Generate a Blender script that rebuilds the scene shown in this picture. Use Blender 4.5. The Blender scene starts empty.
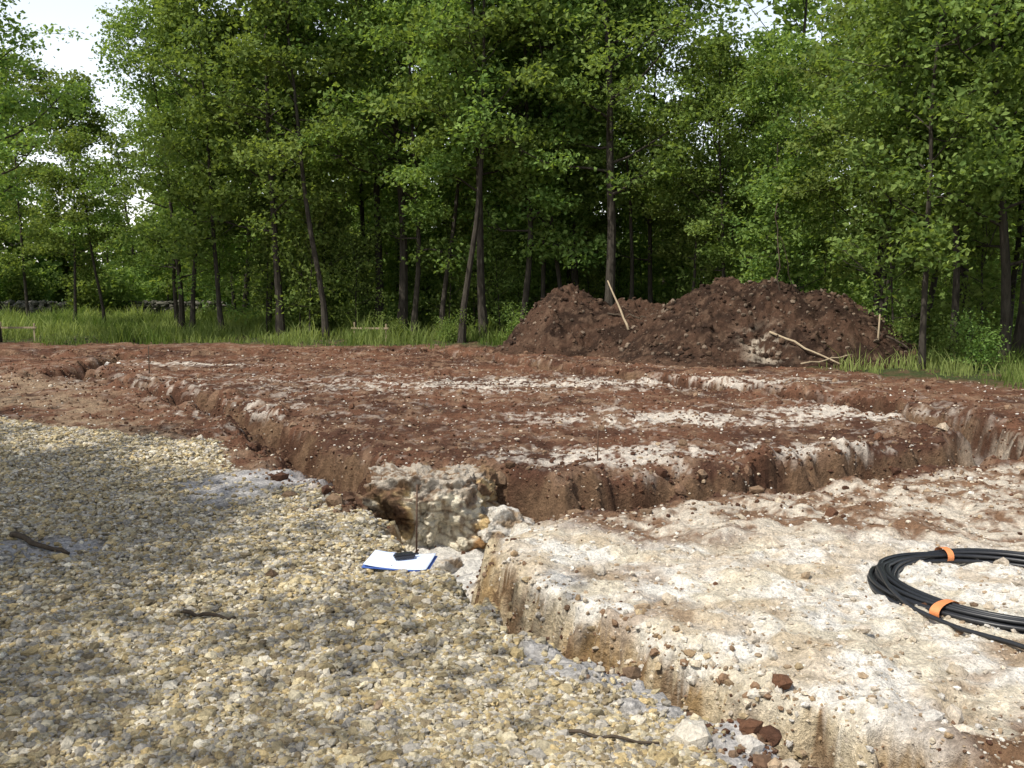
import bpy, math, random
import numpy as np
from mathutils import Vector, Matrix, noise as mnoise
rng=np.random.default_rng(7); random.seed(7)
scene=bpy.context.scene
TT=rng.random((256,256))
def vn(x,y):
    xi=np.floor(x).astype(np.int64); yi=np.floor(y).astype(np.int64)
    fx=x-xi; fy=y-yi; fx=fx*fx*(3-2*fx); fy=fy*fy*(3-2*fy)
    a=TT[xi&255,yi&255]; b=TT[(xi+1)&255,yi&255]; c=TT[xi&255,(yi+1)&255]; d=TT[(xi+1)&255,(yi+1)&255]
    return (a*(1-fx)+b*fx)*(1-fy)+(c*(1-fx)+d*fx)*fy
def fbm(x,y,o=4,g=.5):
    s=0;a=1;t=0
    for i in range(o):
        s=s+a*vn(x*2**i+17.3*i+50,y*2**i+9.1*i+50); t+=a; a*=g
    return s/t
def sm(a,b,x):
    t=np.clip((x-a)/(b-a),0,1); return t*t*(3-2*t)
def segd(x,y,pts):
    best=np.full(np.shape(x),1e9)
    for (ax,ay),(bx,by) in zip(pts[:-1],pts[1:]):
        dx,dy=bx-ax,by-ay; L=dx*dx+dy*dy
        t=np.clip(((x-ax)*dx+(y-ay)*dy)/L,0,1)
        best=np.minimum(best,np.hypot(x-ax-t*dx,y-ay-t*dy))
    return best
# ---------------------------------------------------------------- terrain definition (metres)
DL=[(-.33,6.1),(-.24,5.55),(.12,4.80),(.47,4.28),(.80,3.80),(1.16,3.30),(1.9,2.4)]
TR=[ # centreline, half width, depth
 ([(-8.6,22.6),(-8.2,18.2),(-4.9,14.6),(-2.75,11.0),(-2.1,9.8)],.27,.30),
 ([(-2.3,10.1),(-1.25,8.3),(-.55,6.9),(-.33,6.1)],.34,.46),
 (DL,.17,.38),
 ([(-.5,7.2),(.3,7.5),(1.2,7.85),(2.4,8.25),(3.2,8.95),(4.8,9.65),(8.5,11.6)],.40,.46),
 ([(5.3,9.9),(5.3,11.3),(4.6,14.2),(1.6,18.4),(-2,24)],.36,.46),
 ([(-14,24.2),(-8.6,22.8)],.55,.55),
 ([(-8.6,22.8),(-2,24)],.22,.2),
]
BL=[((-.35,7.45),.88,.5),((5.1,9.95),.74,.50),((-7.9,17.9),.7,.6)]
def trench(x,y):
    n1=fbm(x*1.7,y*1.7,3)-.5; n2=fbm(x*5+40,y*5,3)-.5; n3=fbm(x*17+10,y*17,2)-.5
    w=.38*n1+.22*n2+.05*n3
    dep=np.zeros(np.shape(x)); near=np.full(np.shape(x),9.)
    for pts,hw,d in TR:
        small=hw<.2
        ww=(.20*n1+.26*n2+.12*n3) if small else w*min(1,hw/.3)
        dd=segd(x,y,pts)+ww
        p=1-sm(hw-.12,hw+.07,dd)
        k=.72 if small else .56
        p=k*p+(1-k)*(1-sm(hw*.2,hw+(.20 if small else .26),dd))
        dep=np.maximum(dep,p*d); near=np.minimum(near,dd-hw)
    for (cx,cy),r,d in BL:
        dd=np.hypot(x-cx,y-cy)+w
        dep=np.maximum(dep,(1-sm(r-.26,r+.10,dd))*d); near=np.minimum(near,dd-r)
    return dep,near
def gx(y): return np.interp(y,[2,3.2,3.7,4.6,5.9,7.3,10.2,12.0,12.8],[1.2,.90,.60,.10,-.52,-1.5,-3.4,-6.5,-40])
def Dx(y): return np.interp(y,[2,2.4,3.3,3.8,4.28,4.8,5.6,6.4],[2.5,2.05,1.28,.91,.58,.24,-.16,-.1])
def By(x): return np.interp(x,[-.5,1.2,2.4,4.8,8],[6.5,7.2,7.7,8.9,10.2])
def gb(x): return np.interp(x,[-60,-15,-3,3,6.2,7.8,12,40],[32,26.5,26,24.5,18.6,15.6,13,8])
def right_m(x,y):
    return sm(-.05,.1,x-Dx(y))*(1-sm(-.15,.1,y-By(x)))
def gravel_m(x,y):
    n=fbm(x*1.3+9,y*1.3,4)-.5
    return sm(-.15,.2,gx(y)-x+n*.9)*sm(-3,-1,y)*(1-right_m(x,y))
def grass_m(x,y):
    n=fbm(x*.5,y*.5,4)-.5
    a=sm(-.5,.8,y-gb(x)+n*4)
    b=1-sm(-9,-7,y+n*3)
    return np.maximum(a,np.maximum(b,sm(13,16,np.abs(x+3)+n*3)*(np.abs(x)>9)))
def height(x,y):
    dep,near=trench(x,y)
    g=gravel_m(x,y)
    far=sm(60,90,np.hypot(x,y))
    z=.10*(fbm(x*.35,y*.35,3)-.5)
    rough=(fbm(x*2.2+5,y*2.2,4)-.5)
    fine=(fbm(x*11,y*11+7,3)-.5)
    z=z+rough*.12*(1-.4*g)+fine*.07*(1-.4*g)
    lumps=np.maximum(0,fbm(x*3.1+80,y*3.1,3)-.45)
    z=z+lumps*.46*np.exp(-np.maximum(near,0)/.35)*sm(-.1,.15,near)*(1-.7*g)*(1-.75*right_m(x,y))
    bottom=dep/.5
    z=z-dep+bottom*.05*(fbm(x*5,y*5,3)-.5)
    wall=sm(.05,.25,bottom)*(1-sm(.75,.98,bottom))
    z=z+wall*(.30*(fbm(x*6+3,y*6,3)-.5)+.13*(fbm(x*15+3,y*15,2)-.5))
    return z*(1-far)
def C(*c): return np.array(c)
def mix(a,b,m): return a*(1-m[...,None])+b*m[...,None]
def gauss(x,y,cx,cy,rx,ry): return np.exp(-((x-cx)/rx)**2-((y-cy)/ry)**2)
DUST=[(-2.15,8.0,.7,.5,1.1),(-2.9,5.9,.6,.4,.9),(.26,4.2,.24,.45,1.3),(-2.2,7.3,.4,.3,.6),(.90,3.3,.3,.45,1.2),(.60,3.75,.2,.3,.8),(.0,4.9,.2,.25,.6)]
def dustm(x,y): return sum(a*gauss(x,y,cx,cy,rx,ry) for cx,cy,rx,ry,a in DUST)*(.55+.9*fbm(x*5+4,y*5,4))
def ground_col(x,y):
    dep,near=trench(x,y)
    n1=fbm(x*1.1,y*1.1,4); n2=fbm(x*4+11,y*4,4); n3=fbm(x*12,y*12+30,3); n4=fbm(x*2.3+70,y*3.3,5,.6)
    n5=fbm(x*9+33,y*9+12,4,.7)
    one=np.ones(np.shape(x)+(1,))
    col=one*C(.142,.070,.042)
    col=mix(col,C(.080,.040,.026),sm(.42,.65,n1))
    col=mix(col,C(.24,.155,.10),sm(.50,.72,n2)*.7)
    wp=1.4*gauss(x,y,.95,9.1,1.0,.5)+.9*gauss(x,y,2.6,9.6,1.4,.4)+.5*gauss(x,y,-3.3,12.2,1.0,1.6)+1.0*gauss(x,y,1.8,12.0,1.8,.8)+1.0*gauss(x,y,4.3,12.5,1,1.0)+.9*gauss(x,y,-.5,16,2.8,1.4)+1.2*gauss(x,y,-6.3,20.0,1.6,.5)+.5*gauss(x,y,-6,16,1.5,1.5)+.8*gauss(x,y,3.5,16.5,2.4,.8)
    m=np.clip(sm(.51,.63,n4*.36+n5*.64+.15*np.minimum(wp,1.2)-.055)*(.24+wp),0,.92)
    col=mix(col,C(.60,.54,.46),m)
    m=sm(0,1.2,np.interp(y,[6,8.3,10.6,14.6,18.2],[-.5,-1.6,-3,-5.3,-8.6])-x)*(1-sm(17,20,y))
    col=mix(col,C(.28,.20,.13),m*sm(.35,.6,n2*.5+n1*.5))
    r=right_m(x,y)
    cream=mix(one*C(.66,.59,.46),C(.78,.74,.66),sm(.38,.56,n2))
    cream=mix(cream,C(.48,.37,.24),sm(.54,.68,n4)*.6)
    cream=mix(cream,C(.30,.20,.12),sm(.58,.72,fbm(x*1.7+8,y*2.6+90,5,.6))*.7)
    ck=np.abs(fbm(x*2.6+200,y*3.4+5,4,.55)-.5); cream=mix(cream,C(.34,.25,.16),(1-sm(.0,.012,ck))*.6*sm(.4,.6,n1))
    tanb=mix(one*C(.21,.125,.075),C(.60,.53,.43),sm(.41,.57,n4*.5+n5*.5))
    far_=sm(-.5,.5,y-6.3+(n1-.5)*2.2+.25*np.maximum(x-2.5,0))
    rc=mix(cream,tanb,far_)
    rc=mix(rc,C(.20,.12,.07),np.clip(1.5*gauss(x,y,1.85,3.3,.35,.35)*sm(.35,.5,n2),0,1))
    col=mix(col,rc,r)
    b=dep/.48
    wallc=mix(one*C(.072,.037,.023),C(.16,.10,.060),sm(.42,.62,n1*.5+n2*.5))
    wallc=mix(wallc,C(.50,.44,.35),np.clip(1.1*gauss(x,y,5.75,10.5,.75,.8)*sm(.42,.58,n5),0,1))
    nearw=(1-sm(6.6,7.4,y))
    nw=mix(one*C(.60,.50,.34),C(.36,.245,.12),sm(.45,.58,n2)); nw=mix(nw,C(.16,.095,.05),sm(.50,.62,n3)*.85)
    nw=mix(nw,C(.13,.08,.045),sm(.45,.75,b)*.8*(y<5.4))  # shade low in the near trench, painted as darker wall colour
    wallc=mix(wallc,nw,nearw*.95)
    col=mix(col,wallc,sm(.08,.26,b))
    flo=np.clip(1.6*gauss(x,y,-.1,7.2,1.0,1.3)+1.5*gauss(x,y,5.3,10,1.1,.9)+.1,0,1)
    col=mix(col,C(.68,.65,.59),sm(.82,.95,b)*flo)
    g=gravel_m(x,y)*(1-sm(.1,.3,b))
    gc=mix(one*C(.36,.30,.185),C(.27,.22,.135),sm(.4,.6,n1))
    gc=mix(gc,C(.43,.37,.26),sm(.5,.7,n2)*.6)
    gc=mix(gc,C(.58,.52,.41),sm(-1,1,y-9.9)*.75)  # sunlit far gravel: the light is painted in as a paler colour
    col=mix(col,gc,g)
    dk=np.clip(sm(.25,.80,dustm(x,y))*(1-sm(.2,.5,b))*(1-r),0,1)
    col=mix(col,C(.54,.52,.50)*(.8+.4*n3[...,None]),dk*.9)
    gr=grass_m(x,y)
    gc=mix(one*C(.05,.065,.024),C(.10,.072,.04),sm(.45,.65,n2))
    gc=mix(gc,C(.05,.08,.025),sm(32,42,np.hypot(x,y)))
    col=mix(col,gc,gr)
    return np.clip(col,0,1),g*(1-gr)*(1-dk*.5),gr

# ---------------------------------------------------------------- mesh helpers
def mk(name,V,F,mats,attrs=None,cols=None,midx=None,smooth=False,link=True):
    me=bpy.data.meshes.new(name)
    V=np.asarray(V,dtype=np.float32)
    me.vertices.add(len(V)); me.vertices.foreach_set('co',V.ravel())
    F=[np.asarray(f,dtype=np.int32) for f in F if len(f)]
    loops=np.concatenate([f.ravel() for f in F])
    tot=np.concatenate([np.full(len(f),f.shape[1],dtype=np.int32) for f in F])
    start=np.concatenate([[0],np.cumsum(tot)[:-1]]).astype(np.int32)
    me.loops.add(len(loops)); me.loops.foreach_set('vertex_index',loops)
    me.polygons.add(len(tot)); me.polygons.foreach_set('loop_start',start)
    if midx is not None: me.polygons.foreach_set('material_index',np.asarray(midx,dtype=np.int32))
    me.polygons.foreach_set('use_smooth',np.full(len(tot),smooth,dtype=bool))
    me.update(calc_edges=True)
    for k,v in (attrs or {}).items():
        a=me.attributes.new(k,'FLOAT','POINT'); a.data.foreach_set('value',np.asarray(v,dtype=np.float32).ravel())
    if cols is not None:
        a=me.color_attributes.new('Col','FLOAT_COLOR','POINT')
        c=np.ones((len(V),4),dtype=np.float32); c[:,:3]=cols; a.data.foreach_set('color',c.ravel())
    for m in mats: me.materials.append(m)
    if not link: return me
    ob=bpy.data.objects.new(name,me); scene.collection.objects.link(ob); return ob
def grid_faces(nx,ny):
    i=np.arange(nx-1)[None,:]; j=np.arange(ny-1)[:,None]
    a=(j*nx+i).ravel()
    return np.stack([a,a+1,a+1+nx,a+nx],1)
# ---------------------------------------------------------------- materials
def newmat(name):
    m=bpy.data.materials.new(name); m.use_nodes=True; nt=m.node_tree
    for n in list(nt.nodes): nt.nodes.remove(n)
    out=nt.nodes.new('ShaderNodeOutputMaterial'); return m,nt,out
class NB:
    def __init__(s,nt): s.nt=nt
    def n(s,t,**k):
        nd=s.nt.nodes.new(t)
        for a,b in k.items(): setattr(nd,a,b)
        return nd
    def l(s,a,b): s.nt.links.new(a,b)
    def math(s,op,a,b=None,clamp=False):
        nd=s.nt.nodes.new('ShaderNodeMath'); nd.operation=op; nd.use_clamp=clamp
        for i,v in enumerate((a,b)):
            if v is None: continue
            if hasattr(v,'links'): s.l(v,nd.inputs[i])
            else: nd.inputs[i].default_value=v
        return nd.outputs[0]
    def mixc(s,f,a,b,bt='MIX'):
        nd=s.nt.nodes.new('ShaderNodeMix'); nd.data_type='RGBA'; nd.blend_type=bt
        for i,v in ((0,f),(6,a),(7,b)):
            if hasattr(v,'links'): s.l(v,nd.inputs[i])
            elif i==0: nd.inputs[0].default_value=v
            else: nd.inputs[i].default_value=(*v,1)
        return nd.outputs[2]
    def mr(s,v,a,b,c,d):
        nd=s.nt.nodes.new('ShaderNodeMapRange'); s.l(v,nd.inputs[0])
        for i,q in enumerate((a,b,c,d)): nd.inputs[i+1].default_value=q
        return nd.outputs[0]
def noise(nb,co,scale,detail=4,rough=.6):
    nd=nb.n('ShaderNodeTexNoise'); nd.inputs['Scale'].default_value=scale; nd.inputs['Detail'].default_value=detail; nd.inputs['Roughness'].default_value=rough
    nb.l(co,nd.inputs['Vector']); return nd.outputs['Fac']
def principled(nb,out,col,rough=.9,spec=.2,normal=None):
    p=nb.n('ShaderNodeBsdfPrincipled')
    if hasattr(col,'links'): nb.l(col,p.inputs['Base Color'])
    else: p.inputs['Base Color'].default_value=(*col,1)
    p.inputs['Roughness'].default_value=rough; p.inputs['Specular IOR Level'].default_value=spec
    if normal is not None: nb.l(normal,p.inputs['Normal'])
    nb.l(p.outputs[0],out.inputs[0]); return p
def earth_mat():
    m,nt,out=newmat('earth'); nb=NB(nt)
    co=nb.n('ShaderNodeTexCoord').outputs['Object']
    col=nb.n('ShaderNodeAttribute',attribute_name='Col').outputs['Color']
    g=nb.n('ShaderNodeAttribute',attribute_name='grav').outputs['Fac']
    f1=noise(nb,co,18,6,.72); f2=noise(nb,co,70,3,.7)
    k=nb.math('MULTIPLY',nb.mr(f1,.3,.7,.60,1.40),nb.mr(f2,.3,.7,.72,1.30))
    v=nb.n('ShaderNodeTexVoronoi'); v.inputs['Scale'].default_value=42; nb.l(co,v.inputs['Vector'])
    sep=nb.n('ShaderNodeSeparateColor'); nb.l(v.outputs['Color'],sep.inputs[0])
    peb=nb.mr(sep.outputs[0],0,1,.5,1.5)
    edge=nb.mr(v.outputs['Distance'],.3,.75,1.0,.4)
    pk=nb.math('MULTIPLY',peb,edge)
    mixk=nb.n('ShaderNodeMix'); nb.l(g,mixk.inputs[0]); nb.l(k,mixk.inputs[2]); nb.l(pk,mixk.inputs[3])
    kk=nb.n('ShaderNodeVectorMath',operation='SCALE'); nb.l(col,kk.inputs[0]); nb.l(mixk.outputs[0],kk.inputs['Scale'])
    v2=nb.n('ShaderNodeTexVoronoi'); v2.inputs['Scale'].default_value=19; nb.l(co,v2.inputs['Vector'])
    s2=nb.n('ShaderNodeSeparateColor'); nb.l(v2.outputs['Color'],s2.inputs[0])
    chip=nb.math('MULTIPLY',nb.math('GREATER_THAN',s2.outputs[1],.92),nb.math('LESS_THAN',nb.math('ADD',v2.outputs['Distance'],nb.math('MULTIPLY',f2,.3)),.36))
    gn=nb.n('ShaderNodeAttribute',attribute_name='gr').outputs['Fac']
    chip=nb.math('MULTIPLY',chip,nb.math('SUBTRACT',1,gn,True)); chip=nb.math('MULTIPLY',chip,nb.math('SUBTRACT',1,g,True))
    c=nb.mixc(nb.math('MULTIPLY',chip,.6),kk.outputs[0],(.48,.41,.33))
    h=nb.math('ADD',nb.math('MULTIPLY',f1,.06),nb.math('MULTIPLY',f2,.015))
    h=nb.math('ADD',h,nb.math('MULTIPLY',nb.math('MULTIPLY',v.outputs['Distance'],g),-.02))
    b=nb.n('ShaderNodeBump'); b.inputs['Distance'].default_value=1; b.inputs['Strength'].default_value=.9; nb.l(h,b.inputs['Height'])
    principled(nb,out,c,.95,.1,b.outputs[0]); return m
def stone_mat(name='stone',bs=60,bd=.02):
    m,nt,out=newmat(name); nb=NB(nt)
    co=nb.n('ShaderNodeTexCoord').outputs['Object']
    col=nb.n('ShaderNodeAttribute',attribute_name='Col').outputs['Color']
    f=noise(nb,co,bs,5,.72)
    kk=nb.n('ShaderNodeVectorMath',operation='SCALE'); nb.l(col,kk.inputs[0]); nb.l(nb.mr(f,.3,.7,.6,1.35),kk.inputs['Scale'])
    b=nb.n('ShaderNodeBump'); b.inputs['Distance'].default_value=bd; b.inputs['Strength'].default_value=.9; nb.l(f,b.inputs['Height'])
    principled(nb,out,kk.outputs[0],.9,.12,b.outputs[0]); return m
def leaf_mat(name,c1,c2,tr):
    m,nt,out=newmat(name); nb=NB(nt)
    lv=nb.n('ShaderNodeAttribute',attribute_name='lv').outputs['Fac']
    oi=nb.n('ShaderNodeObjectInfo').outputs['Random']
    c=nb.mixc(lv,c1,c2)
    hs=nb.n('ShaderNodeHueSaturation'); nb.l(c,hs.inputs['Color']); nb.l(nb.mr(oi,0,1,.476,.506),hs.inputs['Hue']); nb.l(nb.mr(oi,0,1,.78,1.25),hs.inputs['Value'])
    d=nb.n('ShaderNodeBsdfDiffuse'); nb.l(hs.outputs[0],d.inputs[0])
    t=nb.n('ShaderNodeBsdfTranslucent'); tc=nb.mixc(1,hs.outputs[0],tr,'MULTIPLY'); nb.l(tc,t.inputs[0])
    mx=nb.n('ShaderNodeMixShader'); mx.inputs[0].default_value=.42; nb.l(d.outputs[0],mx.inputs[1]); nb.l(t.outputs[0],mx.inputs[2])
    nb.l(mx.outputs[0],out.inputs[0]); return m
def simple_mat(name,c1,c2,scale=20,rough=.8,spec=.3,stretch=(1,1,1),bump=.01):
    m,nt,out=newmat(name); nb=NB(nt)
    co=nb.n('ShaderNodeTexCoord').outputs['Object']
    mp=nb.n('ShaderNodeMapping'); mp.inputs['Scale'].default_value=stretch; nb.l(co,mp.inputs[0])
    f=noise(nb,mp.outputs[0],scale,5,.65)
    c=nb.mixc(nb.mr(f,.3,.7,0,1),c1,c2)
    b=nb.n('ShaderNodeBump'); b.inputs['Distance'].default_value=bump; b.inputs['Strength'].default_value=.8; nb.l(f,b.inputs['Height'])
    principled(nb,out,c,rough,spec,b.outputs[0]); return m
M_earth=earth_mat(); M_stone=stone_mat()
M_bark=simple_mat('bark',(.024,.020,.016),(.075,.065,.052),14,.95,.1,(1,1,.25),.02)
M_leaf=leaf_mat('oak_leaf',(.060,.118,.032),(.240,.335,.098),(1.65,1.6,.75))
M_grass=leaf_mat('grass_blade',(.08,.13,.03),(.24,.29,.10),(1.4,1.4,.7))
M_pipe=simple_mat('black_polyethylene',(.010,.011,.013),(.018,.019,.022),30,.42,.5,(1,1,1),.0005)
M_tape=simple_mat('orange_tape',(.60,.20,.07),(.68,.26,.10),30,.5,.4,(1,1,1),.0005)
M_wood=simple_mat('weathered_timber',(.26,.20,.13),(.38,.31,.21),9,.85,.2,(1,1,.2),.004)
M_paper=simple_mat('paper',(.55,.64,.86),(.62,.70,.88),6,.7,.3,(1,1,1),.0003)
M_blk=simple_mat('black_plastic',(.012,.012,.014),(.02,.02,.022),40,.4,.5,(1,1,1),.0003)
M_rust=simple_mat('rusty_steel',(.07,.04,.025),(.12,.07,.045),80,.8,.3,(1,1,1),.001)
M_twig=simple_mat('dead_wood',(.04,.030,.022),(.09,.07,.05),30,.9,.15,(1,1,1),.004)

# ---------------------------------------------------------------- ground sheet
def axis(segs):
    out=[segs[0][0]]
    x=segs[0][0]
    for (a,b,f) in segs:
        while x<b-1e-6:
            x=min(b,x+f(x)); out.append(x)
    return np.array(out)
xp=axis([(0,3.6,lambda v:.020),(3.6,16,lambda v:.020+.012*(v-3.6)),(16,600,lambda v:.2+.12*(v-16))])
xs=np.concatenate([-xp[:0:-1],xp])
yp=axis([(2.6,30,lambda v:.006+.0031*v),(30,700,lambda v:.13+.1*(v-30))])
ym=axis([(-2.6,600,lambda v:.05+.09*(v+2.6))])
ys=np.concatenate([-ym[:0:-1],yp])
X,Y=np.meshgrid(xs,ys)
X=X.ravel();Y=Y.ravel()
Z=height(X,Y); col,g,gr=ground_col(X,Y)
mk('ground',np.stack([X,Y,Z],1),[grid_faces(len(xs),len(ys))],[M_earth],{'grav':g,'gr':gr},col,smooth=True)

# ---------------------------------------------------------------- stones
PHI=(1+5**.5)/2
ico=np.array([(-1,PHI,0),(1,PHI,0),(-1,-PHI,0),(1,-PHI,0),(0,-1,PHI),(0,1,PHI),(0,-1,-PHI),(0,1,-PHI),(PHI,0,-1),(PHI,0,1),(-PHI,0,-1),(-PHI,0,1)])/math.hypot(1,PHI)
icf=np.array([(0,11,5),(0,5,1),(0,1,7),(0,7,10),(0,10,11),(1,5,9),(5,11,4),(11,10,2),(10,7,6),(7,1,8),(3,9,4),(3,4,2),(3,2,6),(3,6,8),(3,8,9),(4,9,5),(2,4,11),(6,2,10),(8,6,7),(9,8,1)])
def stones(name,P,S,colr,flat=.6,jit=.28,sink=.25):
    N=len(P)
    base=ico[None]*(1+rng.uniform(-jit,jit,(N,12,1)))+rng.uniform(-.12,.12,(N,12,3))
    sc=np.stack([rng.uniform(.75,1.3,N),rng.uniform(.6,1.,N),rng.uniform(flat*.7,flat*1.3,N)],1)*S[:,None]
    v=base*sc[:,None,:]
    a=rng.uniform(0,6.28,N); t=rng.normal(0,.35,N)
    ca,sa,ct,st=np.cos(a),np.sin(a),np.cos(t),np.sin(t)
    x,y,z=v[...,0],v[...,1],v[...,2]
    y,z=y*ct[:,None]-z*st[:,None],y*st[:,None]+z*ct[:,None]
    x,y=x*ca[:,None]-y*sa[:,None],x*sa[:,None]+y*ca[:,None]
    v=np.stack([x,y,z],-1)+P[:,None,:]; v[...,2]+=(sc[:,2]*(1-sink*2))[:,None]*.8
    F=(icf[None]+12*np.arange(N)[:,None,None]).reshape(-1,3)
    return mk(name,v.reshape(-1,3),[F],[M_stone],None,np.repeat(colr,12,0))
def pts(n,x0,x1,y0,y1):
    y=y0*(y1/y0)**rng.random(n)
    hx=np.maximum(y*.62,2.)
    x=rng.uniform(-1,1,n)*hx
    k=(x>x0)&(x<x1); return x[k],y[k]
def pal(n,cols,var=.25):
    c=np.array(cols)[rng.integers(0,len(cols),n)]
    return np.clip(c*(1+rng.uniform(-var,var,(n,1))),0,.8)
x,y=pts(215000,-9,1.6,2.7,12.5)
k=rng.random(len(x))<gravel_m(x,y)*(1-sm(.02,.1,trench(x,y)[0]))*(1-.92*sm(.3,.7,dustm(x,y)))
x,y=x[k],y[k]; n=len(x)
S=.0065+.012*rng.random(n)**2.4+.0010*y+(rng.random(n)<.012)*.017
stones('gravel',np.stack([x,y,height(x,y)],1),S,pal(n,[(.49,.41,.25),(.39,.32,.19),(.56,.49,.34),(.30,.24,.15),(.42,.38,.31),(.49,.38,.20),(.64,.58,.46),(.37,.34,.29)],.3))
x,y=pts(60000,-10,10,2.7,24)
r=right_m(x,y); gm=gravel_m(x,y); dp,dn=trench(x,y)
prob=.20*r+.09+.08*np.exp(-np.abs(dn)/.25)
k=(rng.random(len(x))<prob*(1-gm)*(1-grass_m(x,y))*(1-.8*sm(.1,.3,dp))); x,y=x[k],y[k]; n=len(x)
S=.004+.014*rng.random(n)**4+.0006*y+(rng.random(n)<.008)*.03
stones('limestone_chips',np.stack([x,y,height(x,y)],1),S,pal(n,[(.60,.53,.43),(.54,.46,.35),(.70,.66,.59),(.40,.30,.2),(.54,.47,.38)],.2))
t=rng.random(1900); q=np.array(DL[1:]); seg=np.minimum((t*5).astype(int),4); f=t*5-seg
x=q[seg,0]*(1-f)+q[seg+1,0]*f+.06+rng.normal(0,.12,len(t)); y=q[seg,1]*(1-f)+q[seg+1,1]*f+.04+rng.normal(0,.09,len(t)); n=len(x)
S=.005+.022*rng.random(n)**4
stones('limestone_rubble',np.stack([x,y,height(x,y)],1),S,pal(n,[(.58,.50,.38),(.46,.36,.22),(.66,.61,.52),(.28,.18,.11),(.38,.27,.16)],.22),.75)
x,y=pts(90000,-12,10,2.7,25)
dp,dn=trench(x,y); prob=.20+.6*np.exp(-np.abs(dn)/.3)
k=(rng.random(len(x))<prob*(1-gravel_m(x,y))*(1-grass_m(x,y))*(1-.6*sm(.25,.45,dp))*(1-.96*right_m(x,y)*(y<6.6))*(1-.6*right_m(x,y))); x,y=x[k],y[k]; n=len(x)
S=.005+.014*rng.random(n)**4+.0007*y+(rng.random(n)<.010)*.04
stones('soil_clods',np.stack([x,y,height(x,y)],1),S,pal(n,[(.135,.068,.040),(.092,.047,.030),(.165,.10,.063),(.23,.155,.10)],.2),.75)
bx=np.array([(-1.32,5.33,.055),(.62,3.28,.075),(.80,3.22,.06),(-1.9,6.6,.04),(-.5,3.6,.04),(.45,7.0,.06),(.62,8.0,.08),(.9,8.2,.07),(3.4,9.1,.12),(3.7,9.3,.09),(4.7,10.75,.08),(4.2,9.8,.09),(-.1,8.25,.09),(-1.3,7.2,.08),(-1.7,7.5,.06),(.3,4.5,.045),(.45,4.3,.04),(.05,4.85,.05),(.75,3.8,.04),(-1.5,7.0,.05)])
cc_=pal(len(bx),[(.30,.22,.15),(.24,.16,.10),(.38,.31,.23)],.15); cc_[1]=(.62,.57,.48); cc_[2]=(.6,.56,.5)
stones('loose_rocks',np.stack([bx[:,0],bx[:,1],height(bx[:,0],bx[:,1])],1),bx[:,2],cc_,.75,.2,.35)

# ---------------------------------------------------------------- earth block standing in the trench
M_earthblk=stone_mat('rock_face',20,.06)
def rock_block(name,c,dim,seed,colfn,n=46,rotz=0.,amp=.12,tilt=0,under=0.):
    u=np.linspace(-1,1,n)
    A,B=np.meshgrid(u,u); A=A.ravel();B=B.ravel();o=np.ones_like(A)
    V=np.concatenate([np.stack(q,1) for q in ((A,B,o),(B,A,-o),(o,A,B),(-o,B,A),(B,o,A),(A,-o,B))])
    F=np.concatenate([grid_faces(n,n)+i*n*n for i in range(6)])
    L=np.linalg.norm(V,axis=1,keepdims=True)
    V=V/L*(.35+.65*L)*.86
    d=V/np.linalg.norm(V,axis=1,keepdims=True); half=np.array(dim)/2
    W0=V*half
    D=np.empty((len(V),3))
    for i,p in enumerate(W0):
        q=Vector(p)+Vector((seed*3.1,seed*1.7,0))
        wv=q+mnoise.noise_vector(q*3)*.12
        a=mnoise.fractal(q*2.2,1,2,3); vd=mnoise.voronoi(Vector((wv.x*2.6,wv.y*2.6,wv.z*4.2)))[0]
        e=mnoise.fractal(q*9,.8,2,5)
        D[i]=(a,vd[1]-vd[0],e)
    W=W0+d*(amp*(1.0*D[:,0]+.20*np.minimum(D[:,1],.18)/.18-.12+.34*D[:,2]))[:,None]
    zz=W[:,2]/half[2]
    W[:,0]+=under*half[0]*sm(.45,-.5,zz)*(W[:,0]<0)*np.abs(V[:,0])
    W[:,1]+=under*.4*half[1]*sm(.5,-.2,zz)*(W[:,1]<0)*np.abs(V[:,1])
    cz,sz=math.cos(rotz),math.sin(rotz)
    if tilt:
        ct,st=math.cos(tilt),math.sin(tilt); W=np.stack([W[:,0]*ct+W[:,2]*st,W[:,1],-W[:,0]*st+W[:,2]*ct],1)
    W=np.stack([W[:,0]*cz-W[:,1]*sz,W[:,0]*sz+W[:,1]*cz,W[:,2]],1)
    col=colfn(D,W); W=W+np.array(c)
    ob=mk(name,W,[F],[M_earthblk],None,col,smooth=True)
    m=ob.modifiers.new('w','WELD'); m.merge_threshold=.0008
    return ob
def cA(D,W):
    x,z=W[:,0],W[:,2]; n=fbm(x*9+3,z*9+W[:,1]*6,4); n2=fbm(x*4+30,z*5+W[:,1]*3,4); n3=fbm(x*22+3,z*22+W[:,1]*15,3)
    o=np.ones((len(x),1)); c=o*C(.66,.48,.24); c=mix(c,C(.38,.22,.10),sm(.50,.62,n)); c=mix(c,C(.78,.71,.55),sm(.47,.58,n2)); c=mix(c,C(.24,.14,.07),sm(.58,.68,n3)*.6)
    c=mix(c,C(.20,.12,.06),sm(.06,.01,D[:,1])*.5)
    c=mix(c,C(.08,.045,.028),sm(.70,.40,n2+x*.62+.26)*.9)  # shade of the undercut left side, painted into the colour
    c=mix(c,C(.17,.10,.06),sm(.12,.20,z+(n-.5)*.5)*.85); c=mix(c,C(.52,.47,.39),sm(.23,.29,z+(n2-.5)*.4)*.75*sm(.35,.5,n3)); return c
def cB(D,W):
    x,z=W[:,0],W[:,2]; n=fbm(x*9+3,z*9+W[:,1]*6,4)
    return mix(np.ones((len(x),1))*C(.62,.58,.51),C(.38,.28,.18),sm(.48,.64,n))
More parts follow.
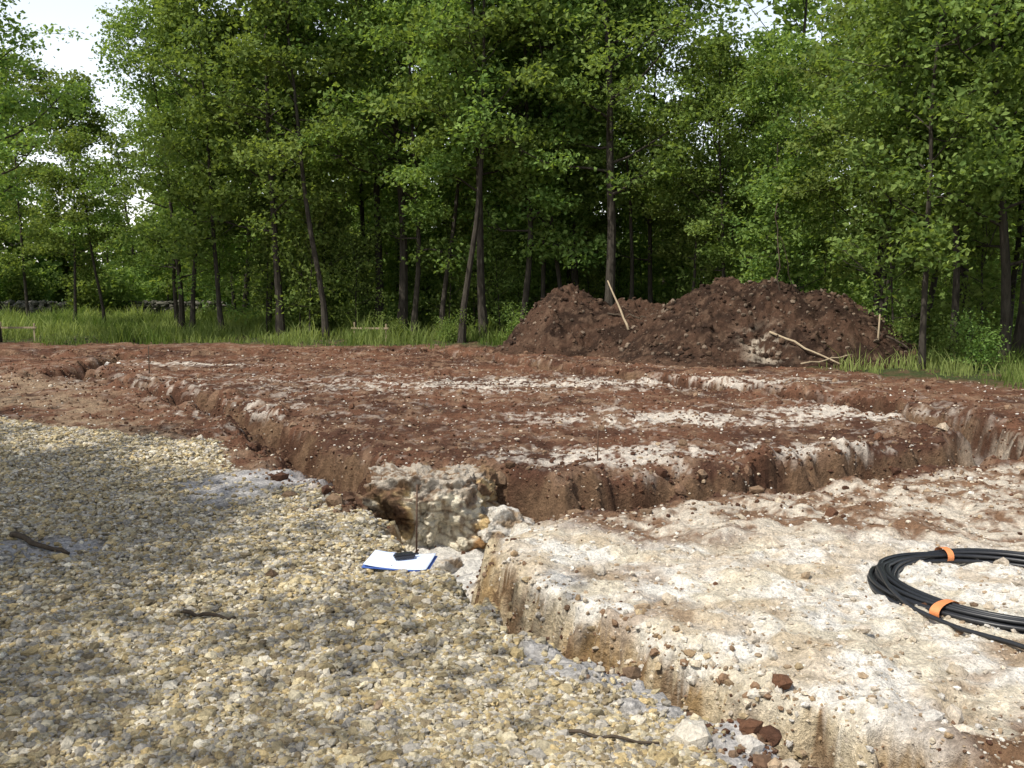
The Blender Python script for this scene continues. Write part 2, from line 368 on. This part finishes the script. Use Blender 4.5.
def cE(D,W):
    x,z=W[:,0],W[:,2]; n=fbm(x*9+3,z*9+W[:,1]*6,4)
    return mix(np.ones((len(x),1))*C(.10,.055,.034),C(.26,.18,.11),sm(.48,.64,n))
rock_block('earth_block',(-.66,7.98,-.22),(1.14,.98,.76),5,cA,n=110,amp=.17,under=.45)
rock_block('limestone_boulder',(-.12,7.75,-.34),(.42,.36,.34),12,cB,rotz=.5,tilt=.5,amp=.09)
rock_block('earth_clump',(-1.34,7.7,-.30),(.50,.50,.42),22,cE,rotz=.9,amp=.13)
rock_block('limestone_boulder',(-.50,7.3,-.49),(.24,.2,.14),25,cB,rotz=.9,amp=.05)

# ---------------------------------------------------------------- dirt mound
mx=np.linspace(-1.2,9.4,420); my=np.linspace(17.6,27,320)
MX,MY=np.meshgrid(mx,my); MX=MX.ravel(); MY=MY.ravel()
def mound(x,y):
    wx=x+.7*(fbm(x*.8,y*.8,3)-.5); wy=y+.7*(fbm(x*.8+20,y*.8,3)-.5)
    def dome(cx,cy,rx,ry,h):
        q=((wx-cx)/rx)**2+((wy-cy)/ry)**2
        return h*np.maximum(0,1-q**.72)
    z=np.maximum.reduce([dome(4.6,22.0,2.5,2.7,1.76),dome(5.5,21.8,2.4,2.6,1.72),dome(6.6,21.4,2.0,2.3,1.5),dome(1.5,24.2,2.0,2.0,1.6),dome(2.9,23.6,1.9,2.0,1.3),dome(3.7,20.8,1.6,1.7,.7),dome(7.2,20.5,1.2,1.3,.75)])
    r=np.abs(fbm(x*1.6+3,y*1.6,4)-.5)
    z=z+sm(0,.3,z)*(-.5*r+.28*(fbm(x*4,y*4,4)-.5)+.15*(fbm(x*12,y*12,3)-.5))
    return z
MZ=mound(MX,MY); zz=np.where(MZ<.03,-.25,MZ)
n1=fbm(MX*2,MY*2+MZ*2,4); n2=fbm(MX*7,MY*7+MZ*5,3)
mc=mix(np.ones((len(MX),1))*C(.032,.019,.013),C(.070,.040,.026),sm(.40,.62,n1)); mc=mix(mc,C(.13,.083,.055),sm(.56,.75,n2)*.6)
mc=mix(mc,C(.42,.36,.28),np.clip(gauss(MX,MY,5.0,19.8,.32,.35)*sm(.47,.58,n2)*1.2,0,1))
mk('dirt_mound',np.stack([MX,MY,zz],1),[grid_faces(420,320)],[M_earth],{'grav':MX*0,'gr':MX*0+.7},mc,smooth=True)
x=rng.uniform(-.5,8.8,9000);y=rng.uniform(18.2,26,9000);z=mound(x,y);k=z>.06;x,y,z=x[k],y[k],z[k]
stones('mound_clods',np.stack([x,y,z],1),.012+.06*rng.random(len(x))**5,pal(len(x),[(.06,.036,.024),(.042,.026,.018),(.09,.058,.038),(.17,.13,.095)],.25),.8)

# ---------------------------------------------------------------- tubes
class Tubes:
    def __init__(s): s.V=[];s.F=[];s.n=0
    def add(s,P,R,k=6):
        P=np.array(P,float); R=np.array(R,float); m=len(P)
        T=np.gradient(P,axis=0); T/=np.linalg.norm(T,axis=1,keepdims=True)+1e-9
        up=np.array([0,0,1.]) if abs(T[0,2])<.8 else np.array([1.,0,0])
        N=np.cross(T,up); N/=np.linalg.norm(N,axis=1,keepdims=True)+1e-9; B=np.cross(T,N)
        a=np.arange(k)/k*2*math.pi
        V=P[:,None,:]+R[:,None,None]*(np.cos(a)[None,:,None]*N[:,None,:]+np.sin(a)[None,:,None]*B[:,None,:])
        i=np.arange(m-1)[:,None]*k; j=np.arange(k)[None,:]; j2=(j+1)%k
        F=np.stack([i+j,i+j2,i+k+j2,i+k+j],-1).reshape(-1,4)+s.n
        s.V.append(V.reshape(-1,3)); s.F.append(F); s.n+=m*k
    def arr(s): return np.concatenate(s.V),np.concatenate(s.F)
def leaves(Cn,per,sx,sz,size,r):
    N=len(Cn)*per
    c=np.repeat(Cn,per,0)+r.normal(0,1,(N,3))*np.array([sx,sx,sz])
    nrm=r.normal(0,.55,(N,3))+np.array([0,0,.6]); nrm/=np.linalg.norm(nrm,axis=1,keepdims=True)
    d=r.normal(0,1,(N,3)); d-=nrm*(d*nrm).sum(1,keepdims=True); d/=np.linalg.norm(d,axis=1,keepdims=True)
    s=np.cross(nrm,d); L=(size*r.uniform(.6,1.3,N))[:,None]; W=L*.36
    V=np.stack([c-d*L*.5,c+s*W+nrm*L*.08-d*L*.05,c+d*L*.5-nrm*L*.1,c-s*W+nrm*L*.08-d*L*.05],1).reshape(-1,3)
    F=np.arange(N*4).reshape(-1,4)
    cl=np.repeat(r.random(len(Cn)),per)*.6+r.random(N)*.4
    return V,F,np.repeat(cl,4)
def tree_mesh(name,seed,H,r0,cb,R,nb,per,size=.12,lean=.0,top=1.0,sec=5,sx=.25,bsides=5):
    r=np.random.default_rng(seed); tb=Tubes(); cl=[]
    n=12; P=[np.array([0,0,-.2])]; dx=r.normal(0,.03,2)+np.array([lean,0])
    for i in range(1,n+1):
        dx+=r.normal(0,.035,2)-dx*.05
        P.append(np.array([P[-1][0]+dx[0]*H/n,P[-1][1]+dx[1]*H/n,H*i/n]))
    P=np.array(P); t=np.linspace(0,1,n+1)
    Rt=r0*(1-t*.88)*(1+.5*np.exp(-t*28)); tb.add(P,Rt,8)
    def at(f):
        q=f*n; i=min(int(q),n-1); return P[i]*(1-(q-i))+P[i+1]*(q-i)
    az=r.uniform(0,6.28)
    for b in range(nb):
        f=cb+(0.97-cb)*(b+r.uniform(0,.9))/nb; az+=2.4+r.normal(0,.4)
        u=(f-cb)/(1-cb); prof=(math.sin(math.pi*min(1,(.18+.75*u)))**.7)*(1 if u<.7 else top)
        L=R*prof*r.uniform(.45,1.2)+.3
        el=.15+.8*u+r.normal(0,.18)
        d=np.array([math.cos(az)*math.cos(el),math.sin(az)*math.cos(el),math.sin(el)])
        p=at(f); Q=[p]
        for i in range(5):
            d=d+r.normal(0,.13,3)+np.array([0,0,.04]); d/=np.linalg.norm(d); Q.append(Q[-1]+d*L/5)
        rb=r0*(1-f*.85)*.42; tb.add(Q,np.linspace(rb,.008,6),bsides)
        for s in range(sec):
            tt=r.uniform(.3,1.0); q=tt*5; i=min(int(q),4); p2=Q[i]*(1-(q-i))+Q[i+1]*(q-i)
            d2=d*.5+r.normal(0,.6,3)*np.array([1,1,.6]); d2/=np.linalg.norm(d2); L2=L*.35*r.uniform(.5,1.3)+.2
            p3=p2+d2*L2*.5; p4=p3+(d2+r.normal(0,.3,3))*L2*.5
            tb.add([p2,p3,p4],[rb*.35+.004,.008,.004],3)
            cl+=[p3+r.normal(0,.08,3),p4,(p3+p4)/2+r.normal(0,.15,3)]
        cl.append(Q[-1])
    cl.append(P[-1]); cl=np.array(cl)
    tv,tf=tb.arr(); lv,lf,la=leaves(cl,per,sx,.12,size,r)
    V=np.concatenate([tv,lv]); F=np.concatenate([tf,lf+len(tv)])
    at_=np.concatenate([np.zeros(len(tv)),la]); mi=np.concatenate([np.zeros(len(tf)),np.ones(len(lf))])
    return mk(name,V,[F],[M_bark,M_leaf],{'lv':at_},None,mi,link=False)
SPEC=[(1,12,.11,.24,3.0,25,0),(2,13,.125,.30,2.7,23,0),(3,11.5,.09,.20,2.3,23,0),(4,13.5,.15,.28,3.3,28,.05),(5,10,.07,.24,1.9,21,-.06),(6,12.5,.11,.16,2.9,27,0),(8,11,.08,.40,1.7,16,.03)]
VAR=[tree_mesh('oak_%d'%s,s,H,r0,cb,R,nb,34,.14,lean=ln) for s,H,r0,cb,R,nb,ln in SPEC]
FAR=[tree_mesh('oakfar_%d'%s,s+40,H,r0*1.1,cb*.8,R,int(nb*.8),13,.27,lean=ln,sec=4,sx=.34,bsides=3) for s,H,r0,cb,R,nb,ln in SPEC[:6]]
OPEN=tree_mesh('oak_open',11,10,.16,.38,3.2,22,40,.13)
def shrub_mesh(name,seed,H,R,per=45,size=.10):
    r=np.random.default_rng(seed); tb=Tubes(); cl=[]
    for i in range(8):
        a=r.uniform(0,6.28); l=r.uniform(.35,1)*H; d=np.array([math.cos(a)*R/H*.9,math.sin(a)*R/H*.9,1])*l
        Q=[np.zeros(3),d*.35+r.normal(0,.05,3),d*.7+r.normal(0,.1,3),d]; tb.add(Q,[.018,.014,.009,.004],4)
        for q in (Q[1],Q[2],Q[3],(Q[2]+Q[3])/2):
            for k in range(2): cl.append(q+r.normal(0,.25,3))
    tv,tf=tb.arr(); lv,lf,la=leaves(np.array(cl),per,.22,.15,size,r)
    V=np.concatenate([tv,lv]);F=np.concatenate([tf,lf+len(tv)])
    return mk(name,V,[F],[M_bark,M_leaf],{'lv':np.concatenate([np.zeros(len(tv)),la])},None,np.concatenate([np.zeros(len(tf)),np.ones(len(lf))]),link=False)
SH=[shrub_mesh('shrub_a',31,1.6,.9,22),shrub_mesh('shrub_b',32,2.4,1.2,20,.2),shrub_mesh('shrub_c',33,1.0,.8,18),tree_mesh('sapling',51,4.2,.03,.15,1.1,14,16,.13,sec=3)]
def place(name,me,x,y,s=1,rot=None,parent=None,z=None):
    ob=bpy.data.objects.new(name,me); scene.collection.objects.link(ob)
    zz=float(height(np.array([x]),np.array([y]))[0]) if z is None else z
    ob.location=(x,y,zz); ob.rotation_euler=(0,0,random.uniform(0,6.28) if rot is None else rot)
    ob.scale=(s,s,s)
    if parent: ob.parent=parent
    return ob
FR=[(-14.3,27.5,3,.95),(-18.4,38,4,.95),(-15.8,36,4,.85),(-14.9,36.5,6,.75),(-12.4,37,2,.9),(-10.6,33,2,.95),(-9.3,32,4,1.15),(-7.2,31,0,1.1),(-5.4,29,6,1.1),(-4.3,32,1,1.1),
(-3.4,30.5,3,1.0),(-3.0,30,2,1.0),(-1.4,27.3,6,1.15),(-.76,28.3,1,1.0),(.25,28.5,2,1.05),(.9,29.5,4,1.1),(2.05,30.5,1,1.0),(2.5,26.6,3,.97),(4.2,30,0,.78),(4.9,27.6,4,.76),
(5.5,26.4,2,.66),(6.7,25.0,4,.72),(8.7,23.8,5,.85),(8.3,22.6,4,.85),(7.8,18.9,4,.9),(9.0,20.3,6,1.0),(9.6,19.4,5,.9),(10.4,20.4,3,.9),(12.0,18.5,0,.95),(13.5,16,5,.95),(11,24,1,1),(9.6,26,6,1),
(-2.1,29.5,6,1.0),(-6.3,33,6,1.1),(1.5,29,6,.95),(3.4,28.8,6,.85),(6.1,28,6,.7),(9.5,23,6,.95),(10.9,22,4,1),(-8.3,34,6,1.1),(-11.6,35,5,.85)]
for x,y,v,s in FR: place('oak_tree',VAR[v],x,y,s)
for x,y,s in [(-7.9,.9,.92),(-9.2,4.3,1.0),(-7.0,-2.2,.95),(-9.8,-2.6,1.0),(-12,2,1.),(-11.8,7.3,.9)]: place('oak_tree',OPEN,x,y,s)
par=bpy.data.objects.new('distant_forest',None); scene.collection.objects.link(par)
for i in range(116):
    y=random.uniform(32,72); x=random.uniform(-.66,.75)*y
    if x<-8 and y<44: continue
    u=x/y; s=random.uniform(.85,1.08)
    if -.47<u<-.34: s*=.76
    if .15<u<.27: s*=.58
    place('forest_tree',FAR[random.randrange(6)],x,y,s,parent=par,z=0)
for i in range(105):
    y=random.uniform(34,66); x=random.uniform(-.66,.75)*y
    if x<-8 and y<48: continue
    place('forest_undergrowth',SH[1],x,y,random.uniform(.9,1.8),parent=par,z=0)
for i in range(44):
    x=-50+i*2.5+random.uniform(-.8,.8)
    place('forest_undergrowth',SH[1],x,random.uniform(70,78),random.uniform(2.4,3.6),parent=par,z=-.3)
for i in range(70):
    y=random.uniform(28.5,36); x=random.uniform(-7,15)
    if y<gb(np.array(x))+4: continue
    if random.random()<.6: place('sapling',SH[3],x,y,random.uniform(.6,1.1))
    else: place('shrub',SH[random.choice([0,2,1])],x,y,random.uniform(.5,.9))
for x,y,s in [(-1.7,27.6,.5),(-3.3,28.2,.45),(.0,27.3,.6),(8.6,18.5,.6),(10,17.6,.8),(11,17,.9),(9.3,21.5,1.),(7.9,20.8,.6),(8.4,19.3,.5)]: place('shrub',SH[0],x,y,s)
for x,y,s in [(-8.0,32.5,1.),(-10.0,34,1.),(-6,31.5,1.0),(6.5,24.4,1.),(8.2,21.4,1.),(10.0,21.2,1.1),(11.5,19.5,1.)]: place('sapling',SH[3],x,y,s)

# ---------------------------------------------------------------- grass
def grass(name,x,y,h,w):
    N=len(x); z=height(x,y); a=rng.uniform(0,6.28,N); b=rng.uniform(0,6.28,N); ln=rng.uniform(.1,.8,N)*h
    dx,dy=np.cos(a)*w,np.sin(a)*w; lx,ly=np.cos(b)*ln,np.sin(b)*ln
    p0=np.stack([x-dx,y-dy,z-.02],1);p1=np.stack([x+dx,y+dy,z-.02],1)
    p2=np.stack([x+dx*.7+lx*.35,y+dy*.7+ly*.35,z+h*.6],1);p3=np.stack([x-dx*.7+lx*.35,y-dy*.7+ly*.35,z+h*.6],1);p4=np.stack([x+lx,y+ly,z+h],1)
    V=np.stack([p0,p1,p2,p3,p4],1).reshape(-1,3); i=np.arange(N)*5
    lv=np.repeat(np.clip(fbm(x*.6,y*.6,3)*1.8-.5+rng.uniform(-.25,.35,N),0,1),5)
    return mk(name,V,[np.stack([i,i+1,i+2,i+3],1),np.stack([i+3,i+2,i+4],1)],[M_grass],{'lv':lv})
N=240000
x=rng.uniform(-24,13,N); y=12+rng.random(N)**1.1*36
cl=fbm(x*1.0,y*1.0,3)
k=(rng.random(len(x))<grass_m(x,y)*sm(.30,.62,cl)*np.where(x>-6,np.exp(-np.maximum(0,y-30)/5),1))&(np.abs(x)<y*.62)&(mound(x,y)<.05); x,y=x[k],y[k]
grass('grass',x,y,rng.uniform(.05,.38,len(x))*(cl[k]*1.8)**2.2,.006+.0003*y)

# ---------------------------------------------------------------- dry stone wall
N=1300; x=rng.uniform(-36,-14.5,N); lay=rng.integers(0,5,N); z=lay*.15+.05; y=50+.1*(x+20)+rng.normal(0,.12,N)
stones('dry_stone_wall',np.stack([x,y,z],1),rng.uniform(.12,.22,N),pal(N,[(.10,.095,.075),(.07,.07,.05),(.14,.13,.11)],.2),.6)

# ---------------------------------------------------------------- coil of pipe
def empty(name,loc=(0,0,0)):
    e=bpy.data.objects.new(name,None); e.location=loc; scene.collection.objects.link(e); return e
def tube_obj(name,P,R,mat,parent=None,k=10,loc=(0,0,0)):
    t=Tubes(); t.add(P,R if hasattr(R,'__len__') else [R]*len(P),k); V,F=t.arr()
    n=len(V); caps=[np.array([list(range(k))[::-1]]),np.array([list(range(n-k,n))])]
    o=mk(name,V,[F]+caps,[mat],smooth=True); o.location=loc
    if parent: o.parent=parent
    return o
cc=(2.62,5.10); zc=float(np.max(height(np.array([2.0,2.6,3.2,2.6]),np.array([5.12,4.55,5.12,5.7]))))-.01
coil=empty('pipe_coil',(cc[0],cc[1],zc))
rr=np.random.default_rng(3)
slots=[(dx,dz) for dz,row in ((.0125,[-.068,-.042,-.016,.010,.036,.062]),(.036,[-.055,-.029,-.003,.023,.049]),(.059,[-.03,-.004,.022])) for dx in row]
turns=len(slots)-1; P=[]; m=72; rr.shuffle(slots)
for i in range(turns*m+1):
    t=i/m; a=2*math.pi*t+2.6; k0=int(t); f=t-k0; f=np.clip((f-.8)/.2,0,1); f=f*f*(3-2*f); A=slots[min(k0,turns)];Bq=slots[min(k0+1,turns)]
    R=.612+(A[0]*(1-f)+Bq[0]*f)*(1+.2*math.sin(2*a+1))+.010*math.sin(3*a)+.004*math.sin(a*5+k0*2); z=A[1]*(1-f)+Bq[1]*f+.003*math.sin(2*a+k0*2)
    P.append((R*math.cos(a)*1.02,R*math.sin(a)*1.06,z))
tube_obj('coiled_pipe',P,.0122,M_pipe,coil,10)
tx=[-.62,-.68,-.66,-.55,-.42,-.30,-.1,.2,.6]; ty=[.20,-.10,-.36,-.62,-.88,-1.12,-1.45,-1.85,-2.3]
tz=[.085,.07,.04]+[float(height(np.array([cc[0]+a]),np.array([cc[1]+b]))[0])-zc+.03 for a,b in zip(tx[3:],ty[3:])]
ii=np.linspace(0,8,80); tp=np.stack([np.interp(ii,range(9),q) for q in (tx,ty,tz)],1)
for _ in range(6): tp[1:-1]=(tp[:-2]+tp[1:-1]*2+tp[2:])/4
tube_obj('loose_pipe_end',tp,.0115,M_pipe,coil,10)
def tape(a,nm):
    P=[];F=[];k=20; w=.022
    sc=1+.2*math.sin(2*a+1)
    for s in (-1,1):
        aa=a+s*w/.61
        for j in range(k):
            q=2*math.pi*j/k; R=.609+.010*math.sin(3*aa)+.083*sc*math.copysign(abs(math.cos(q))**.85,math.cos(q)); z=.037+.042*math.copysign(abs(math.sin(q))**.9,math.sin(q))
            P.append((R*math.cos(aa)*1.02,R*math.sin(aa)*1.06,z))
    for j in range(k): F.append((j,(j+1)%k,k+(j+1)%k,k+j))
    o=mk(nm,P,[np.array(F)],[M_tape],smooth=True); o.parent=coil
for i,a in enumerate((math.radians(97),math.radians(215),math.radians(262),math.radians(10))): tape(a,'tape_%d'%(i+1))

# ---------------------------------------------------------------- notepad and phone
def box(name,dim,loc,mat,parent=None,rot=(0,0,0),bev=.003):
    import bmesh
    bm=bmesh.new(); bmesh.ops.create_cube(bm,size=1)
    for v in bm.verts: v.co.x*=dim[0];v.co.y*=dim[1];v.co.z*=dim[2]
    bmesh.ops.bevel(bm,geom=bm.edges[:],offset=bev,segments=2,affect='EDGES')
    me=bpy.data.meshes.new(name); bm.to_mesh(me); bm.free(); me.materials.append(mat)
    o=bpy.data.objects.new(name,me); o.location=loc; o.rotation_euler=rot; scene.collection.objects.link(o)
    if parent: o.parent=parent
    return o
nx,ny=-.63,5.48
gg=np.meshgrid(np.linspace(nx-.17,nx+.17,7),np.linspace(ny-.11,ny+.11,5)); hh=height(gg[0].ravel(),gg[1].ravel())
nz=float(np.percentile(hh,85))+.025
npd=empty('notepad',(nx,ny,nz)); npd.rotation_euler=(math.radians(4),math.radians(2),math.radians(-8))
box('cover',(.375,.265,.006),(0,0,0),simple_mat('blue_card',(.06,.12,.38),(.08,.15,.42),10,.5),npd,bev=.002)
u=np.linspace(-1,1,24); A,B=np.meshgrid(u,u); A=A.ravel();B=B.ravel()
V=np.stack([A*.178,B*.125,.006+.010*np.abs(A)**3+.004*np.maximum(0,A*B)],1)
pg=mk('pages',V,[grid_faces(24,24)],[M_paper],smooth=True); pg.parent=npd
s_=pg.modifiers.new('s','SOLIDIFY'); s_.thickness=.003
ph=empty('phone',(nx+.02,ny+.03,nz+.024)); ph.rotation_euler=(math.radians(4),0,math.radians(20))
box('body',(.12,.055,.026),(0,0,.004),M_blk,ph,bev=.008); box('screen',(.05,.038,.002),(.018,0,.0181),simple_mat('dark_glass',(.02,.02,.03),(.03,.03,.04),5,.15,.6),ph,bev=.0008)
box('antenna',(.03,.012,.012),(.073,.012,.004),M_blk,ph,bev=.003)

# ---------------------------------------------------------------- stakes, poles, boards, twigs
def hz(x,y): return float(height(np.array([x]),np.array([y]))[0])
def stake(name,x,y,L,r,mat,lean=(0,0),z=None):
    z0=hz(x,y) if z is None else z
    return tube_obj(name,[(0,0,-.08),(lean[0]*L*.5,lean[1]*L*.5,L*.5),(lean[0]*L,lean[1]*L,L)],[r,r,r*.8],mat,None,6,(x,y,z0))
stake('rebar_stake',-.68,6.9,.62,.007,M_rust,(.02,.0),-.42)
stake('rebar_stake',.78,8.95,.32,.007,M_rust,(.0,.0))
stake('wooden_stake',-6.4,17.5,.5,.009,M_twig)
stake('wooden_stake',7.3,19.9,1.0,.02,M_wood,(.04,0))
def pole(name,a,b,r,mat,wob=.02):
    a=np.array(a);b=np.array(b); t=np.linspace(0,1,9)[:,None]; P=a*(1-t)+b*t-a; P[1:-1]+=rng.normal(0,wob,(7,3))
    tube_obj(name,P,np.linspace(r,r*.6,9),mat,None,7,tuple(a))
def mz(x,y): return float(mound(np.array([x]),np.array([y]))[0])
pole('timber_pole',(2.6,22.2,mz(2.6,22.2)),(2.2,23.0,mz(2.2,23)+.8),.028,M_wood,.008)
pole('timber_pole',(5.2,20.1,mz(5.2,20.1)+.05),(6.3,19.0,.08),.026,M_wood)
pole('timber_pole',(5.5,18.9,.1),(6.6,19.3,.25),.018,M_wood)
pole('timber_pole',(7.2,20.3,.8),(8.3,19.6,.1),.03,M_twig)
pole('dead_branch',(2.2,23.0,mz(2.2,23)+.05),(3.1,22.4,mz(3.1,22.4)+.05),.022,M_twig,.04)
pole('dead_sapling',(5.7,21.2,1.2),(5.55,21.1,3.3),.018,M_twig,.04)
pole('dead_sapling',(6.2,21.4,1.1),(5.6,21.0,2.6),.014,M_twig,.05)
def batter(x,y,rz):
    e=empty('batter_board',(x,y,hz(x,y))); e.rotation_euler=(0,0,rz)
    box('post_1',(.04,.04,.65),(-.45,0,.26),M_wood,e); box('post_2',(.04,.04,.6),(.45,0,.24),M_wood,e); box('rail',(1.05,.02,.05),(0,-.034,.42),M_wood,e)
batter(-13.9,28.0,.1); batter(-3.9,27.4,-.15)
pole('fallen_branch',(-3.15,6.15,hz(-3.15,6.15)+.03),(-2.62,5.75,hz(-2.62,5.75)+.02),.020,M_twig,.012)
pole('fallen_branch',(-1.6,4.72,hz(-1.6,4.72)+.02),(-1.32,4.62,hz(-1.32,4.62)+.02),.011,M_twig,.008)
pole('fallen_branch',(.2,3.35,hz(.2,3.35)+.02),(.5,3.25,hz(.5,3.25)+.02),.007,M_twig,.008)

# ---------------------------------------------------------------- light, sky, camera
w=bpy.data.worlds.new('World'); scene.world=w; w.use_nodes=True; nt=w.node_tree
bg=nt.nodes['Background']; sky=nt.nodes.new('ShaderNodeTexSky'); sky.sky_type='NISHITA'; sky.sun_disc=False
EL=math.radians(56); sx,sy=-.74,-.62
az=math.atan2(sx,sy)
sky.sun_elevation=EL; sky.sun_rotation=az; sky.dust_density=3.0; sky.air_density=1.0; sky.ozone_density=.6
# bright summer haze low in the sky
nb=NB(nt); tc=nb.n('ShaderNodeTexCoord'); sp=nb.n('ShaderNodeSeparateXYZ'); nb.l(tc.outputs['Generated'],sp.inputs[0])
hz_=nb.mr(sp.outputs[2],.0,.60,1.0,0.0)
add=nb.mixc(nb.math('MULTIPLY',hz_,1.0),sky.outputs[0],(7.6,7.5,7.2),'ADD')
nt.links.new(add,bg.inputs[0]); bg.inputs[1].default_value=.145
sd=bpy.data.lights.new('sun','SUN'); sd.energy=5.0; sd.angle=math.radians(.5); sd.color=(1,.96,.88)
so=bpy.data.objects.new('sun',sd); scene.collection.objects.link(so)
h=math.hypot(sx,sy); dirv=Vector((sx/h*math.cos(EL),sy/h*math.cos(EL),math.sin(EL)))
so.rotation_euler=dirv.to_track_quat('Z','Y').to_euler(); so.location=(-10,-5,20)
cd=bpy.data.cameras.new('camera'); cd.lens=35; cd.sensor_width=36; cd.clip_end=3000; cd.clip_start=.05
co=bpy.data.objects.new('camera',cd); scene.collection.objects.link(co)
co.location=(0,0,1.6); co.rotation_euler=(math.radians(90-5.7),0,0); scene.camera=co
scene.view_settings.view_transform='Standard'; scene.view_settings.look='None'; scene.view_settings.exposure=0
